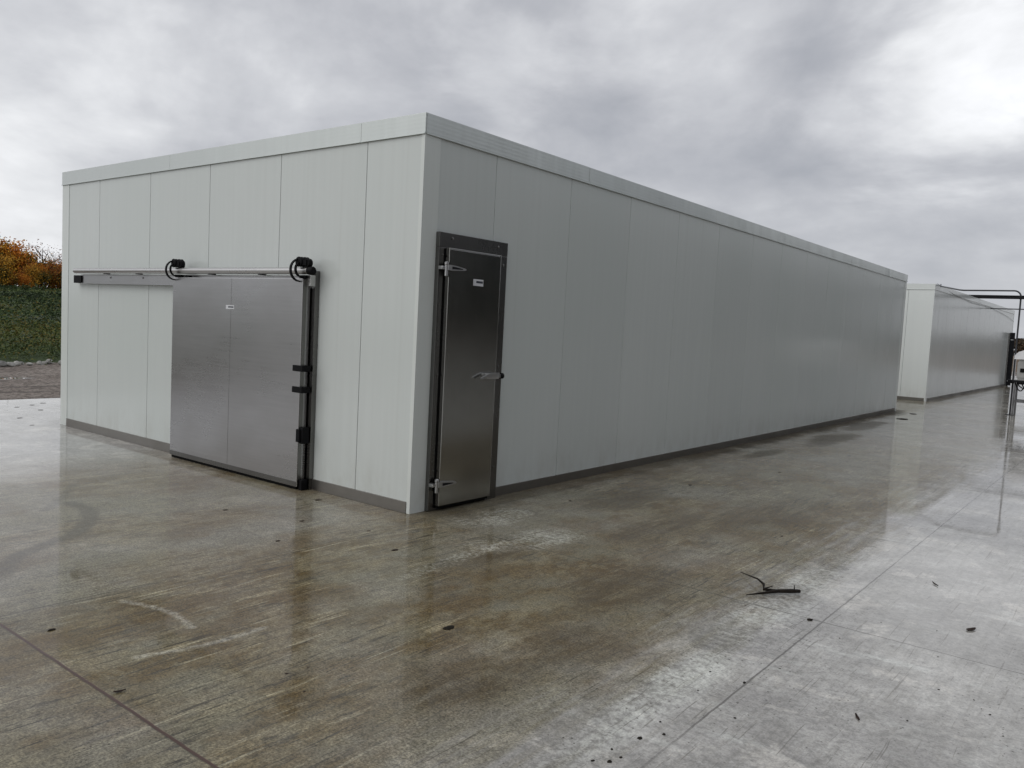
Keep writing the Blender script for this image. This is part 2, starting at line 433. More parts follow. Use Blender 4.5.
    jy = t.m('MULTIPLY', t.m('MULTIPLY', joint(Y, -0.02, 0.007), t.step(Y, -2.2, -2.0)), t.m('MAXIMUM', t.step(t.noise(p, 1.1, 2), 0.25, 0.5, 0.2, 0.9), t.step(X, 3.2, 3.5, 0, 0.9)))
    jr = t.step(t.m('ABSOLUTE', t.m('ADD', t.m('ADD', Y, wob), 3.36)), 0.011, 0.004)
    j = t.m('MAXIMUM', jx, jy)
    c = t.mix(t.m('MULTIPLY', j, 0.72), c, (0.06, 0.052, 0.042))
    c = t.mix(jr, c, (0.075, 0.038, 0.028))
    c = t.node('ShaderNodeGamma', {'Color': c, 'Gamma': 1.30}).outputs[0]
    c = t.mix(1.0, c, (1.72, 1.82, 1.82), 'MULTIPLY')
    t.set(b.inputs['Base Color'], c)
    t.set(b.inputs['Roughness'], 0.72)
    b.inputs['Specular IOR Level'].default_value = 0.15
    # the water film
    wet = t.m('ADD', t.m('MULTIPLY', big, 0.55), t.m('MULTIPLY', st3, 0.45))
    cr = t.step(wet, 0.42, 0.60, 0.03, 0.12)
    cr = t.m('ADD', cr, t.m('MULTIPLY', t.step(st1, 0.5, 0.75), t.m('MULTIPLY', zone, 0.07)))
    cr = t.m('ADD', cr, t.m('MULTIPLY', t.step(fine, 0.45, 0.7), 0.03))
    cr = t.m('MULTIPLY', cr, t.step(X, 3.0, 3.8, 1.0, 0.62))
    t.set(b.inputs['Coat Roughness'], cr)
    cw = t.step(wet, 0.38, 0.66, 1.0, 0.78)
    cw = t.m('MULTIPLY', cw, t.m('SUBTRACT', 1.0, t.m('MULTIPLY', zone, 0.22)))
    cw = t.m('MULTIPLY', cw, t.m('SUBTRACT', 1.0, t.m('MULTIPLY', foot, 0.75)))
    cw = t.m('MAXIMUM', cw, t.step(X, 3.1, 3.9, 0.0, 0.97))
    t.set(b.inputs['Coat Weight'], cw)
    b.inputs['Coat IOR'].default_value = 1.45
    h = t.m('ADD', t.m('MULTIPLY', fine, 0.30), t.m('MULTIPLY', st2, 0.55))
    h = t.m('SUBTRACT', h, t.m('MULTIPLY', t.m('MAXIMUM', j, jr), 1.2))
    bn = t.node('ShaderNodeBump', {'Strength': 0.45, 'Distance': 0.010, 'Height': h})
    t.set(b.inputs['Normal'], bn.outputs[0])
    hc = t.m('ADD', t.m('MULTIPLY', mid, 0.5), t.m('MULTIPLY', st1, 0.14))
    hc = t.m('SUBTRACT', hc, t.m('MULTIPLY', t.m('MAXIMUM', j, jr), 0.5))
    bc = t.node('ShaderNodeBump', {'Strength': 0.055, 'Distance': 0.02, 'Height': hc})
    t.set(b.inputs['Coat Normal'], bc.outputs[0])
    return m

M['concrete'] = concrete()


def gravel():
    m, t, b = new_mat('wet_gravel')
    p = t.pos()
    n = t.noise(p, 0.5, 6, 0.65)
    f = t.noise(p, 9, 5, 0.75)
    c = t.mix(t.step(n, 0.3, 0.7), (0.270, 0.222, 0.190), (0.420, 0.365, 0.320))
    c = t.mix(t.step(f, 0.44, 0.60, 0, 0.9), c, (0.085, 0.066, 0.055))
    c = t.mix(t.step(t.noise(p, 14, 3), 0.56, 0.72), c, (0.40, 0.36, 0.32))
    c = t.mix(t.step(t.noise(p, 2.6, 6, 0.7), 0.52, 0.62, 0, 0.6), c, (0.095, 0.075, 0.062))
    xyz = t.node('ShaderNodeSeparateXYZ', {'Vector': p}).outputs
    rut = t.noise(t.scale(p, (1.3, 0.12, 1)), 1.0, 4, 0.6)
    c = t.mix(t.step(rut, 0.52, 0.68, 0, 0.6), c, (0.055, 0.043, 0.035))
    # a puddle left in the ruts
    dx = t.m('DIVIDE', t.m('SUBTRACT', xyz[0], -15.6), 0.42); dy = t.m('DIVIDE', t.m('SUBTRACT', xyz[1], 1.3), 1.9)
    d = t.m('ADD', t.m('SQRT', t.m('ADD', t.m('MULTIPLY', dx, dx), t.m('MULTIPLY', dy, dy))), t.m('MULTIPLY', t.m('SUBTRACT', n, 0.5), 1.2))
    pud = t.step(d, 1.0, 0.85)
    t.set(b.inputs['Base Color'], t.mix(pud, c, (0.10, 0.09, 0.08)))
    t.set(b.inputs['Roughness'], t.mix(pud, (0.8,) * 3, (0.03,) * 3))
    b.inputs['Specular IOR Level'].default_value = 0.35
    bn = t.node('ShaderNodeBump', {'Distance': 0.12, 'Height': f, 'Strength': t.m('SUBTRACT', 1.0, pud)})
    t.set(b.inputs['Normal'], bn.outputs[0])
    return m

M['gravel'] = gravel()
M['hill'] = simple('hill_soil_and_grass', (0.046, 0.066, 0.028), 0.85, 0, 0.15, 0.4, 0.5, 2.0, 0.2)
M['field'] = simple('brown_field', (0.13, 0.085, 0.05), 0.85, 0, 0.02, 0.35, 0.4, 1.0, 0.2)

# ------------------------------------------------------------------ cold store building
def loop_bracket(mb, x, ry, rz, r, w=0.028):
    """C shaped strap in the y-z plane, from over the roller round the outside and back under the rail"""
    outer, inner = [], []
    for k in range(15):
        a = R(70 + 215 * k / 14)
        outer.append((ry + r * math.cos(a), rz + r * math.sin(a)))
        inner.append((ry + (r - 0.011) * math.cos(a), rz + (r - 0.011) * math.sin(a)))
    mb.prism(outer + inner[::-1], 'x', x - w / 2, x + w / 2)


def wall_panels(axis, seams, z0, z1, face, depth=0.022, gap=0.007):
    """ribbed sheets with real joints between them; face = coordinate of the outer face"""
    mb = MB()
    for a, b in zip(seams, seams[1:]):
        if axis == 'x': mb.box(a + gap / 2, b - gap / 2, face, face + depth, z0, z1, 0.003)
        else: mb.box(face - depth, face, a + gap / 2, b - gap / 2, z0, z1, 0.003)
    return mb


def cold_store(loc, L, W, H, label, front_door, y_door, group, cap_joint=2.54, first_seam=0.967, tone=''):
    """origin = the near corner at the ground; front wall runs to -x at y=0, long wall runs to +y at x=0"""
    b = empty('cold_storage_building', loc, label, 'building', group)
    zc = H - 0.165
    sx = [-W, -0.718 - 1.27 * 4 - 0.0, ] and [-W] + [-0.718 - 1.27 * k for k in range(4, -1, -1)] + [0.0]
    wall_panels('x', sx, 0.02, zc, 0.0).build('front_wall', M['panel_front' + tone], b)
    sy = [0.0] + [first_seam + 1.26 * k for k in range(40) if first_seam + 1.26 * k < L - 0.3] + [L]
    wall_panels('y', sy, 0.02, zc, 0.0).build('side_wall', M['panel_side' + tone], b)
    MB().box(-W, -W + 0.022, 0.022, L, 0.02, zc).build('far_side_wall', M['panel_side'], b)
    MB().box(-W + 0.022, -0.022, L - 0.022, L, 0.02, zc).build('back_wall', M['panel_front'], b)
    MB().box(-W + 0.024, -0.024, 0.024, L - 0.024, 0.0, H - 0.03).build('core', M['gap'], b)
    MB().box(-W + 0.06, -0.06, 0.06, L - 0.06, H - 0.03, H - 0.012).build('roof', M['roof'], b)
    # cap flashing in lengths
    mb = MB()
    xs = [-W - 0.012] + [x for x in (-10.65, -7.37, -4.085, -0.80) if x > -W] + [0.012]
    for a, c in zip(xs, xs[1:]):
        mb.box(a + 0.0015, c - 0.0015, -0.012, 0.0, zc - 0.004, H, 0.002)
        mb.box(a + 0.0015, c - 0.0015, 0.0, 0.14, H - 0.010, H, 0.002)
        mb.box(a + 0.0015, c - 0.0015, -0.020, -0.011, zc - 0.012, zc - 0.003)
    mb.build('front_cap_flashing', M['panel_side_b' if tone else 'cap'], b)
    mb = MB()
    ys = [0.001] + [cap_joint + 3.3 * k for k in range(20) if cap_joint + 3.3 * k < L - 0.4] + [L + 0.012]
    for i, (a, c) in enumerate(zip(ys, ys[1:])):
        e = 0.0012 * (i % 3)
        mb.box(0.0, 0.012 + e, a + 0.0015, c - 0.0015, zc - 0.004, H - 0.001 * (i % 2), 0.002)
        mb.box(-0.14, 0.0, max(a, 0.142) + 0.0015, c - 0.0015, H - 0.010, H - 0.001, 0.002)
        mb.box(0.011, 0.020, a + 0.0015, c - 0.0015, zc - 0.012, zc - 0.003)
    mb.build('side_cap_flashing', M['panel_side_b' if tone else 'cap'], b)
    MB().box(-W - 0.012, 0, L, L + 0.012, zc, H).box(-W - 0.012, -W, 0.002, L, zc, H).build('rear_cap_flashing', M['panel_side_b' if tone else 'cap'], b)
    # corner trims run down to the slab over the base flashing
    MB().box(-0.035, 0.006, -0.006, 0.0, 0.0, zc - 0.006).box(0.0, 0.006, 0.0, 0.19, 0.0, zc - 0.006).build('corner_trim', M['panel_front_b' if tone else 'trim_white'], b)
    MB().box(-W - 0.004, -W + 0.19, -0.006, 0.0, 0.0, zc - 0.006).build('corner_trim', M['panel_front_b' if tone else 'trim_white'], b)
    MB().box(0.0, 0.006, L - 0.16, L + 0.004, 0.0, zc - 0.006).build('corner_trim', M['panel_front_b' if tone else 'trim_white'], b)
    # base flashing
    MB().box(-W + 0.192, -0.037, -0.014, 0.0, 0.0, 0.102, 0.002).build('base_flashing', M['galv'], b)
    y = 0.2
    while y < L - 0.17:
        y2 = min(y + 3.0, L - 0.165)
        parts = [(y, y2)]
        if y_door is not None:
            d0, d1 = y_door, y_door + 0.955
            parts = [(p, q) for p, q in ((y, min(y2, d0)), (max(y, d1), y2)) if q - p > 0.02]
        for p, q in parts:
            MB().box(0.0, 0.014, p + 0.001, q - 0.001, 0.0, 0.090, 0.002).build('base_flashing', M['galv'], b)
        y = y2
    if front_door:
        side_door(b, y_door); sliding_door(b)
    else: open_door(b, y_door)
    return b


def screw(p, axis, parent, name='screw_head', r=0.012):
    MB().lathe(p, axis, [(0, r), (0.005, r * .95), (0.008, r * .3)], 12).build(name, M['steel_frame'], parent, 40)


def side_door(b, y0):
    y0 = 0.181
    y1 = y0 + 0.95
    fr = MB().box(0.0, 0.052, y0, y1, 2.345, 2.475, 0.003).build('door_frame', M['steel_frame'], b)
    MB().box(0.0, 0.050, y0, y0 + 0.165, 0.0, 2.343, 0.003).build('jamb', M['steel_frame'], fr)
    MB().box(0.0, 0.050, y1 - 0.165, y1, 0.0, 2.343, 0.003).build('jamb', M['steel_frame'], fr)
    for (yy, zz) in ((y0 + 0.16, 2.43), (y0 + 0.80, 2.425)): screw((0.052, yy, zz), (1, 0, 0), fr)
    for (yy, zz) in ((y0 + 0.045, 2.275), (y0 + 0.045, 1.22), (y0 + 0.045, 0.36), (y1 - 0.06, 2.26), (y1 - 0.06, 1.29), (y1 - 0.06, 0.31)):
        screw((0.050, yy, zz), (1, 0, 0), fr)
    lf = MB().box(0.058, 0.106, y0 + 0.075, y1 - 0.158, 0.048, 2.342, 0.005).build('insulated_door', M['steel_side'], b)
    MB().box(0.0505, 0.0575, y0 + 0.066, y1 - 0.17, 0.06, 2.335).build('door_gasket', M['rubber'], lf)
    MB().box(0.052, 0.085, y0 + 0.085, y1 - 0.17, 0.022, 0.046).build('door_sweep', M['rubber'], lf)
    MB().box(0.1062, 0.1078, y0 + 0.08, y1 - 0.18, 2.326, 2.3335).build('leaf_bright_strip', M['chrome'], lf)  # thin bright strip along the top of the leaf
    for z in (2.165, 0.245):
        yk = y0 + 0.045
        h = MB()
        h.lathe((0.100, yk, z - 0.075), (0, 0, 1), [(0, 0.010), (0.005, 0.016), (0.10, 0.016), (0.105, 0.020), (0.122, 0.020), (0.13, 0.010)], 14)
        h.box(0.0505, 0.100, yk - 0.05, yk - 0.006, z - 0.016, z + 0.014, 0.003)
        ho = h.build('hinge', M['chrome'], b, 35)
        MB().prism([(yk, z - 0.020), (yk, z + 0.028), (yk + 0.10, z + 0.024), (yk + 0.225, z + 0.010), (yk + 0.24, z), (yk + 0.225, z - 0.008), (yk + 0.10, z - 0.018)], 'x', 0.1075, 0.126).build('hinge_strap', M['chrome'], ho)
        MB().prism([(yk + 0.05, z - 0.010), (yk + 0.05, z + 0.015), (yk + 0.10, z + 0.013), (yk + 0.19, z + 0.004), (yk + 0.19, z - 0.003), (yk + 0.10, z - 0.008)], 'x', 0.1262, 0.1275).build('hinge_recess', M['dark_steel'], ho)
    # latch: body, lever and round black end
    z = 1.207
    ya = y0 + 0.515
    l = MB()
    l.box(0.107, 0.150, ya + 0.10, ya + 0.275, z - 0.026, z + 0.026, 0.006)
    l.prism([(ya, z - 0.016), (ya + 0.02, z - 0.004), (ya + 0.12, z + 0.030), (ya + 0.26, z + 0.034), (ya + 0.26, z + 0.012), (ya + 0.12, z + 0.008), (ya + 0.02, z - 0.024)], 'x', 0.148, 0.168)
    l.box(0.107, 0.135, ya + 0.272, ya + 0.325, z - 0.016, z + 0.016, 0.004)
    lo = l.build('latch_handle', M['chrome'], b, 35)
    MB().lathe((0.125, ya + 0.323, z), (0, 1, 0), [(0, 0.020), (0.008, 0.028), (0.030, 0.028), (0.042, 0.018)], 16).build('latch_knob', M['black'], lo, 40)
    st = MB().box(0.1064, 0.1072, y0 + 0.405, y0 + 0.545, 2.035, 2.095).build('maker_label', M['sticker'], lf)
    MB().box(0.1073, 0.1076, y0 + 0.445, y0 + 0.538, 2.060, 2.080).build('label_text_bar', M['ink'], st)


def open_door(b, y0):
    """plain dark door near the far end, standing open at a right angle to the long wall"""
    y1 = y0 + 0.95
    fr = MB().box(0.0, 0.052, y0, y1, 2.345, 2.485, 0.003).build('door_frame', M['steel_frame'], b)
    MB().box(0.0, 0.050, y0, y0 + 0.12, 0.0, 2.343, 0.003).build('jamb', M['steel_frame'], fr)
    MB().box(0.0, 0.050, y1 - 0.12, y1, 0.0, 2.343, 0.003).build('jamb', M['steel_frame'], fr)
    MB().box(0.0, 0.012, y0 + 0.121, y1 - 0.121, 0.0, 2.342).build('dark_opening_sheet', M['rubber'], b)  # black sheet stands in for the shaded doorway
    lf = MB().box(0.056, 0.25, y0 + 0.02, y0 + 0.11, 0.04, 2.50, 0.006).build('insulated_door', M['dark_steel'], b)
    for z in (2.165, 0.245):
        MB().prism([(0.10, z - .02), (0.10, z + .028), (0.22, z + .01), (0.22, z - .008)], 'y', y0 + 0.0, y0 + 0.0195).build('hinge_strap', M['chrome'], lf)


def sliding_door(b):
    X0, X1 = -3.705, -1.385            # leaf edges
    Y0, Y1 = -0.155, -0.065            # leaf front / back
    # steel jambs and floor edge behind the leaf
    fr = MB().box(-1.405, -1.327, -0.052, 0.0, 0.0, 2.115, 0.003).build('sliding_door_frame', M['steel_frame'], b)
    MB().box(-3.62, -3.50, -0.050, 0.0, 0.0, 1.94, 0.003).build('jamb', M['steel_frame'], fr)
    MB().box(-1.60, -1.407, -0.058, 0.0, 0.0, 1.945).build('frame_gap_strip', M['rubber'], fr)  # black strip filling the gap between leaf and jamb
    for z in (1.75, 0.29): screw((-1.44, -0.058, z), (0, -1, 0), fr)
    MB().box(-1.46, -1.325, -0.115, -0.054, 1.965, 2.07, 0.003).build('header_bracket', M['rail'], b)
    # rail backing channel on the wall
    c = MB()
    c.box(-6.12, -1.34, -0.060, 0.0, 1.948, 2.068, 0.002)
    c.box(-6.12, -1.34, -0.078, -0.060, 2.060, 2.068).box(-6.12, -1.34, -0.078, -0.060, 1.948, 1.956)
    ch = c.build('rail_backing_channel', M['steel'], b)
    for x in (-5.35, -4.55, -3.0, -2.1):
        screw((x, -0.060, 2.03), (0, -1, 0), ch)
        MB().box(x - 0.03, x + 0.03, -0.14, -0.079, 2.068, 2.078).build('rail_support', M['dark_steel'], ch)
    MB().box(-6.335, -6.122, -0.078, -0.004, 1.955, 2.055, 0.006).build('end_stop', M['black'], ch)
    # round rail, end buffer
    zr, yr = 2.108, -0.145
    rl = MB().lathe((-6.13, yr, zr), (1, 0, 0), [(0, 0.033), (4.82, 0.033)], 20).build('rail_tube', M['rail'], b, 50)
    MB().lathe((-1.31, yr, zr), (1, 0, 0), [(0, 0.038), (0.02, 0.040), (0.055, 0.040), (0.07, 0.030)], 20).build('rail_end_cap', M['black'], rl, 50)
    # leaf
    lf = MB().box(X0, X1, Y0, Y1, 0.030, 2.035, 0.006).build('sliding_door', M['steel'], b)
    MB().box(X0 + 0.004, X1 - 0.006, Y0 - 0.0025, Y0, 0.034, 0.082).build('bottom_channel', M['steel_frame'], lf)
    MB().box(X1 + 0.0003, X1 + 0.004, Y0 + 0.006, Y0 + 0.045, 0.034, 2.03).build('edge_channel', M['steel_frame'], lf)
    MB().box(-2.5612, -2.5598, Y0 - 0.0010, Y0 - 0.0002, 0.09, 2.03).build('sheet_joint', M['steel_frame'], lf)
    MB().box(X0 + 0.02, X1 - 0.02, Y0 + 0.012, Y1 - 0.01, 0.004, 0.030).build('bottom_sweep', M['rubber'], lf)
    for x in (-3.665, -1.435):
        h = MB()
        for yy, r in ((yr - 0.05, 0.048), (yr + 0.015, 0.050)):
            h.lathe((x + 0.02, yy, zr + 0.082), (0, 1, 0), [(0, 0.014), (0.004, r), (0.014, r), (0.024, r * 0.72), (0.034, r), (0.044, r), (0.048, 0.014)], 18)
        h.lathe((x + 0.105, yr - 0.025, zr + 0.072), (0, 1, 0), [(0, 0.012), (0.004, 0.042), (0.05, 0.042), (0.054, 0.012)], 16)
        h.box(x - 0.012, x + 0.12, yr - 0.034, yr - 0.026, zr + 0.05, zr + 0.10)
        loop_bracket(h, x, yr - 0.012, zr + 0.005, 0.112); loop_bracket(h, x + .03, yr - 0.012, zr + 0.012, 0.078)
        h.box(x - 0.02, x + 0.07, Y0 + 0.01, Y1 - 0.02, 2.036, 2.066)
        h.build('roller_hanger', M['black'], lf, 35)
    MB().box(-3.49, -3.42, Y0 + 0.02, Y1 - 0.03, 2.036, 2.058).build('door_stop', M['black'], lf)
    # wrap-round pull handle: two black clips with a steel plate between them
    hp = MB().box(X1 - 0.085, X1 + 0.006, Y0 - 0.006, Y0, 1.0, 1.16).build('pull_plate', M['steel'], lf)
    for z in (0.945, 1.150):
        MB().box(X1 - 0.095, X1 + 0.055, Y0 - 0.018, Y1 - 0.005, z, z + 0.058, 0.004).build('handle_clip', M['black'], hp)
    g = MB().box(X1 + 0.005, X1 + 0.055, Y0 + 0.01, -0.064, 0.455, 0.61, 0.006)
    g.box(X1 - 0.02, X1 + 0.03, Y0 - 0.012, Y0 + 0.03, 0.47, 0.595, 0.004)
    g.build('edge_latch', M['black'], lf)
    MB().box(X1 + 0.004, X1 + 0.05, Y0 + 0.02, -0.064, 0.0, 0.10, 0.005).build('floor_guide', M['black'], fr)
    st = MB().box(-2.652, -2.502, Y0 - 0.0012, Y0 - 0.0002, 1.712, 1.752).build('maker_label', M['sticker'], lf)
    MB().box(-2.61, -2.515, Y0 - 0.0016, Y0 - 0.0013, 1.726, 1.740).build('label_text_bar', M['ink'], st)


A = cold_store((0, 0, 0), 17.32, 6.85, 3.45,
               'nearest long white panelled cold store with a steel sliding door and a narrow side door', True, 0.188,
               'white panelled cold stores')
B = cold_store((-0.29, 22.21, 0), 18.2, 6.9, 3.57,
               'farther white cold store standing behind the nearest one, dark door open at its far end', False, 16.95,
               'white panelled cold stores', 1.9, 0.9, '_b')

# ------------------------------------------------------------------ ground
def quad_grid(x0, x1, y0, y1, z, n=1):
    vs, fs = [], []
    for j in range(n + 1):
        for i in range(n + 1):
            vs.append((x0 + (x1 - x0) * i / n, y0 + (y1 - y0) * j / n, z))
    for j in range(n):
        for i in range(n):
            a = j * (n + 1) + i
            fs.append((a, a + 1, a + n + 2, a + n + 1))
    return vs, fs

v, f = quad_grid(-2500, 2500, -2500, 2500, -0.125)
kind(mesh_obj('gravel_ground', v, f, M['gravel']), 'structure')
kind(MB().box(-10.1, 32, -26, 58, -0.30, 0.0, 0.01).build('concrete_slab', M['concrete']), 'structure')
v, f = quad_grid(-400, 600, 75, 2400, -0.11)
kind(mesh_obj('brown_field', v, f, M['field']), 'structure')

# green slope beyond the rocks on the left: rises from x = -21 to the trees
def hill_z(x, y):
    d = -x - 20.5
    if d <= 0: return -0.13
    s = min(d / 118.0, 1.0)
    z = 0.25 * min(d / 4, 1) + 3.15 * s ** 1.15
    z += 0.25 * math.sin(x * 0.11 + y * 0.07) * s + 0.12 * math.sin(x * 0.31 - y * 0.23) * min(d / 10, 1)
    if d > 118: z += 0.012 * (d - 118)
    return z - 0.12

vs, fs = [], []
xs = [-20.5 - 0.5 * k for k in range(20)] + [-30.5 - 4 * k for k in range(30)] + [-160, -200, -260, -340]
ys = [-80 + 4 * k for k in range(66)]
for y in ys:
    for x in xs: vs.append((x, y, hill_z(x, y)))
n = len(xs)
for j in range(len(ys) - 1):
    for i in range(n - 1):
        a = j * n + i
        fs.append((a, a + 1, a + n + 1, a + n))
kind(mesh_obj('green_hillside', vs, fs, M['hill'], smooth=True), 'structure')

# weeds over the slope: leaf clumps, nobody could count them
rnd = random.Random(3)
vs, fs, mi = [], [], []
def clump(x, y, z, h, w, nleaf, s, midx):
    for _ in range(nleaf):
        a = rnd.uniform(0, 2 * PI); r = w * math.sqrt(rnd.random())
        hh = h * rnd.random() ** 0.7 * (1 - 0.5 * (r / w) ** 2)
        c = Vector((x + r * math.cos(a), y + r * math.sin(a), z + hh))
        u = Vector((rnd.gauss(0, 1), rnd.gauss(0, 1), rnd.gauss(0, 0.7))).normalized() * s * rnd.uniform(0.6, 1.3)
        w2 = u.cross(Vector((rnd.gauss(0, 1), rnd.gauss(0, 1), rnd.gauss(0, 1)))).normalized() * s * rnd.uniform(0.4, 0.8)
        k = len(vs)
        vs.extend([c - u, c + w2 * 0.7, c + u, c - w2 * 0.7]); fs.append((k, k + 1, k + 2, k + 3)); mi.append(midx)
def patch(x, y):
    return (math.sin(x * .21 + 1.3 * math.sin(y * .17)) + math.sin(y * .33 + x * .09 + 2) + .8 * math.sin(x * .55 - y * .41)) / 2.8
for k in range(3600):
    d = 0.3 + 114 * (k / 3600) ** 1.8
    x = -21 - d + rnd.uniform(-1.5, 1.5)
    sp = 0.26 * (d + 24)
    y = 0.30 * (d + 24) + rnd.uniform(-1, 1) * sp
    v = patch(x, y) + rnd.uniform(-.35, .35)
    big = rnd.random() < (.10 if d < 60 else .30)
    h = rnd.uniform(0.2, 0.7) * (1 - 0.002 * d) * (1.3 if d < 7 else 1) * (1.9 if big else 1)
    midx = 2 if v < -.28 else (1 if v > .42 else 0)
    if 2 < d < 16 and y > .30 * (d + 24) + 1.5 and rnd.random() < .55: midx = 1
    clump(x, y, hill_z(x, y), h, rnd.uniform(0.6, 1.3) * (1 + d / 70), 24, 0.05 + d * 0.0016, midx)
kind(mesh_obj('field_weeds', vs, fs, [M['f_weed'], M['f_shrub'], M['f_deep']], mi=mi), 'stuff')

# ------------------------------------------------------------------ autumn trees on the ridge
def tree_meshes(seed, h, w, nleaf, ls, bare=False):
    r_ = random.Random(seed)
    t = MB()
    lean = (r_.uniform(-.3, .3), r_.uniform(-.3, .3))
    t.tube([(0, 0, -0.4), (lean[0] * .3, lean[1] * .3, h * .3), (lean[0] * .8, lean[1] * .8, h * .62), (lean[0], lean[1], h * .9)],
           [h * .022, h * .017, h * .010, h * .003], 7)
    tips = []
    for k in range(15 if bare else 11):
        a = r_.uniform(0, 2 * PI); z0 = h * r_.uniform(.22, .75); ln = w * r_.uniform(.5, 1.0) * (1.05 - .4 * z0 / h)
        p0 = Vector((lean[0] * z0 / h, lean[1] * z0 / h, z0))
        p1 = p0 + Vector((math.cos(a) * ln * .55, math.sin(a) * ln * .55, ln * .45))
        p2 = p0 + Vector((math.cos(a) * ln, math.sin(a) * ln, ln * r_.uniform(.6, 1.1)))
        t.tube([p0, p1, p2], [h * .008, h * .005, h * .0015], 5)
        tips += [p1, p2]
        for q in range(4 if bare else 2):
            e = p1.lerp(p2, r_.random()) ; e2 = e + Vector((r_.uniform(-1, 1), r_.uniform(-1, 1), r_.uniform(.3, 1.3))) * w * .33
            t.tube([e, e2], [h * .003, h * .001], 4); tips.append(e2)
    vs, fs = [], []
    cl = []
    for k in range(16):
        a = r_.uniform(0, 2 * PI); zz = r_.uniform(.02, .95); rr = w * math.sqrt(r_.random()) * (1.0 - .55 * max(0, zz - .35)) * .8
        cl.append(Vector((rr * math.cos(a), rr * math.sin(a), h * zz)))
    cl += tips[::2]
    for k in range(nleaf):
        c0 = cl[r_.randrange(len(cl))]
        s = w * .26
        c = c0 + Vector((r_.gauss(0, s), r_.gauss(0, s), r_.gauss(0, s * .8)))
        u = Vector((r_.gauss(0, 1), r_.gauss(0, 1), r_.gauss(0, 1))).normalized() * ls * r_.uniform(.6, 1.4)
        w2 = u.cross(Vector((r_.gauss(0, 1), r_.gauss(0, 1), r_.gauss(0, 1)))).normalized() * ls * r_.uniform(.5, 1.0)
        i = len(vs)
        vs += [c - u, c + w2, c + u, c - w2]; fs.append((i, i + 1, i + 2, i + 3))
    return t, vs, fs

GT = 'autumn trees along the ridge'
protos = {}
def make_tree(key, seed, h, w, nleaf, ls, mats, bare=False):
    t, vs, fs = tree_meshes(seed, h, w, nleaf, ls, bare)
    e = bpy.data.objects.new('tree', None)
    tr = t.build('trunk', M['bark'], e)
    r_ = random.Random(seed)
    mi = [0 if r_.random() < .8 else 1 for _ in fs]
    cr = mesh_obj('crown', vs, fs, mats, e, mi)
    protos[key] = (e, tr, cr)

make_tree('orange', 1, 7.4, 3.1, 2850, .17, [M['f_orange'], M['f_gold']])
make_tree('gold', 2, 7.0, 2.9, 2660, .17, [M['f_gold'], M['f_olive']])
make_tree('rust', 3, 8.0, 3.0, 2470, .17, [M['f_rust'], M['f_orange']])
make_tree('olive', 4, 4.6, 2.8, 2280, .17, [M['f_olive'], M['f_gold']])
make_tree('bare', 5, 9.4, 3.0, 160, .13, [M['f_rust'], M['bark']], True)
TL = {'orange': ('orange_leaved_tree', 'orange autumn tree with a full crown, on the ridge above the green slope'),
      'gold': ('golden_tree', 'golden yellow autumn tree standing on the ridge above the green slope'),
      'rust': ('rusty_leaved_tree', 'rust brown autumn tree standing on the ridge above the green slope'),
      'olive': ('olive_leaved_tree', 'olive green bushy tree standing among the orange trees of the ridge'),
      'bare': ('bare_tree', 'leafless grey tree whose bare twigs stand above the orange crowns')}
used = set()
rt = random.Random(21)
def plant(key, x, y, sc):
    e, tr, cr = protos[key]
    if key in used:
        e = e.copy(); tr = tr.copy(); cr = cr.copy()
        COL.objects.link(tr); COL.objects.link(cr); tr.parent = e; cr.parent = e
    used.add(key)
    COL.objects.link(e)
    e.name = TL[key][0]; tag(e, TL[key][1], 'tree', GT)
    e.location = (x, y, hill_z(x, y)); e.rotation_euler = (0, 0, rt.uniform(0, 6.28)); e.scale = (sc * rt.uniform(.9, 1.15), sc * rt.uniform(.9, 1.15), sc)

# ridge line: seen between the picture's left edge and the building (y 44..54), carried on a little both ways
for k in range(30):
    y = 28 + k * 1.32 + rt.uniform(-.5, .5)
    fall = 1.0 if y < 48.5 else max(.62, 1 - (y - 48.5) * .07)
    key = ('rust', 'orange', 'gold', 'olive', 'orange', 'rust', 'gold', 'orange')[k % 8]
    plant(key, -139 + rt.uniform(-2.5, 1.5), y, (1.4 if key == 'olive' else 1) * fall * rt.uniform(.68, 1.0))
for k in range(12):
    y = 30 + k * 3.0 + rt.uniform(-.8, .8)
    plant(('bare', 'rust', 'bare')[k % 3], -144 + rt.uniform(-2, 2), y, (1.22 if y < 47 else .85) * rt.uniform(.85, 1.05))
for k in range(52):
    plant(('olive', 'orange', 'gold', 'rust', 'olive')[k % 5], -132 + rt.uniform(-3, 2), 28 + k * 0.74 + rt.uniform(-.9, .9), rt.uniform(.26, .62))

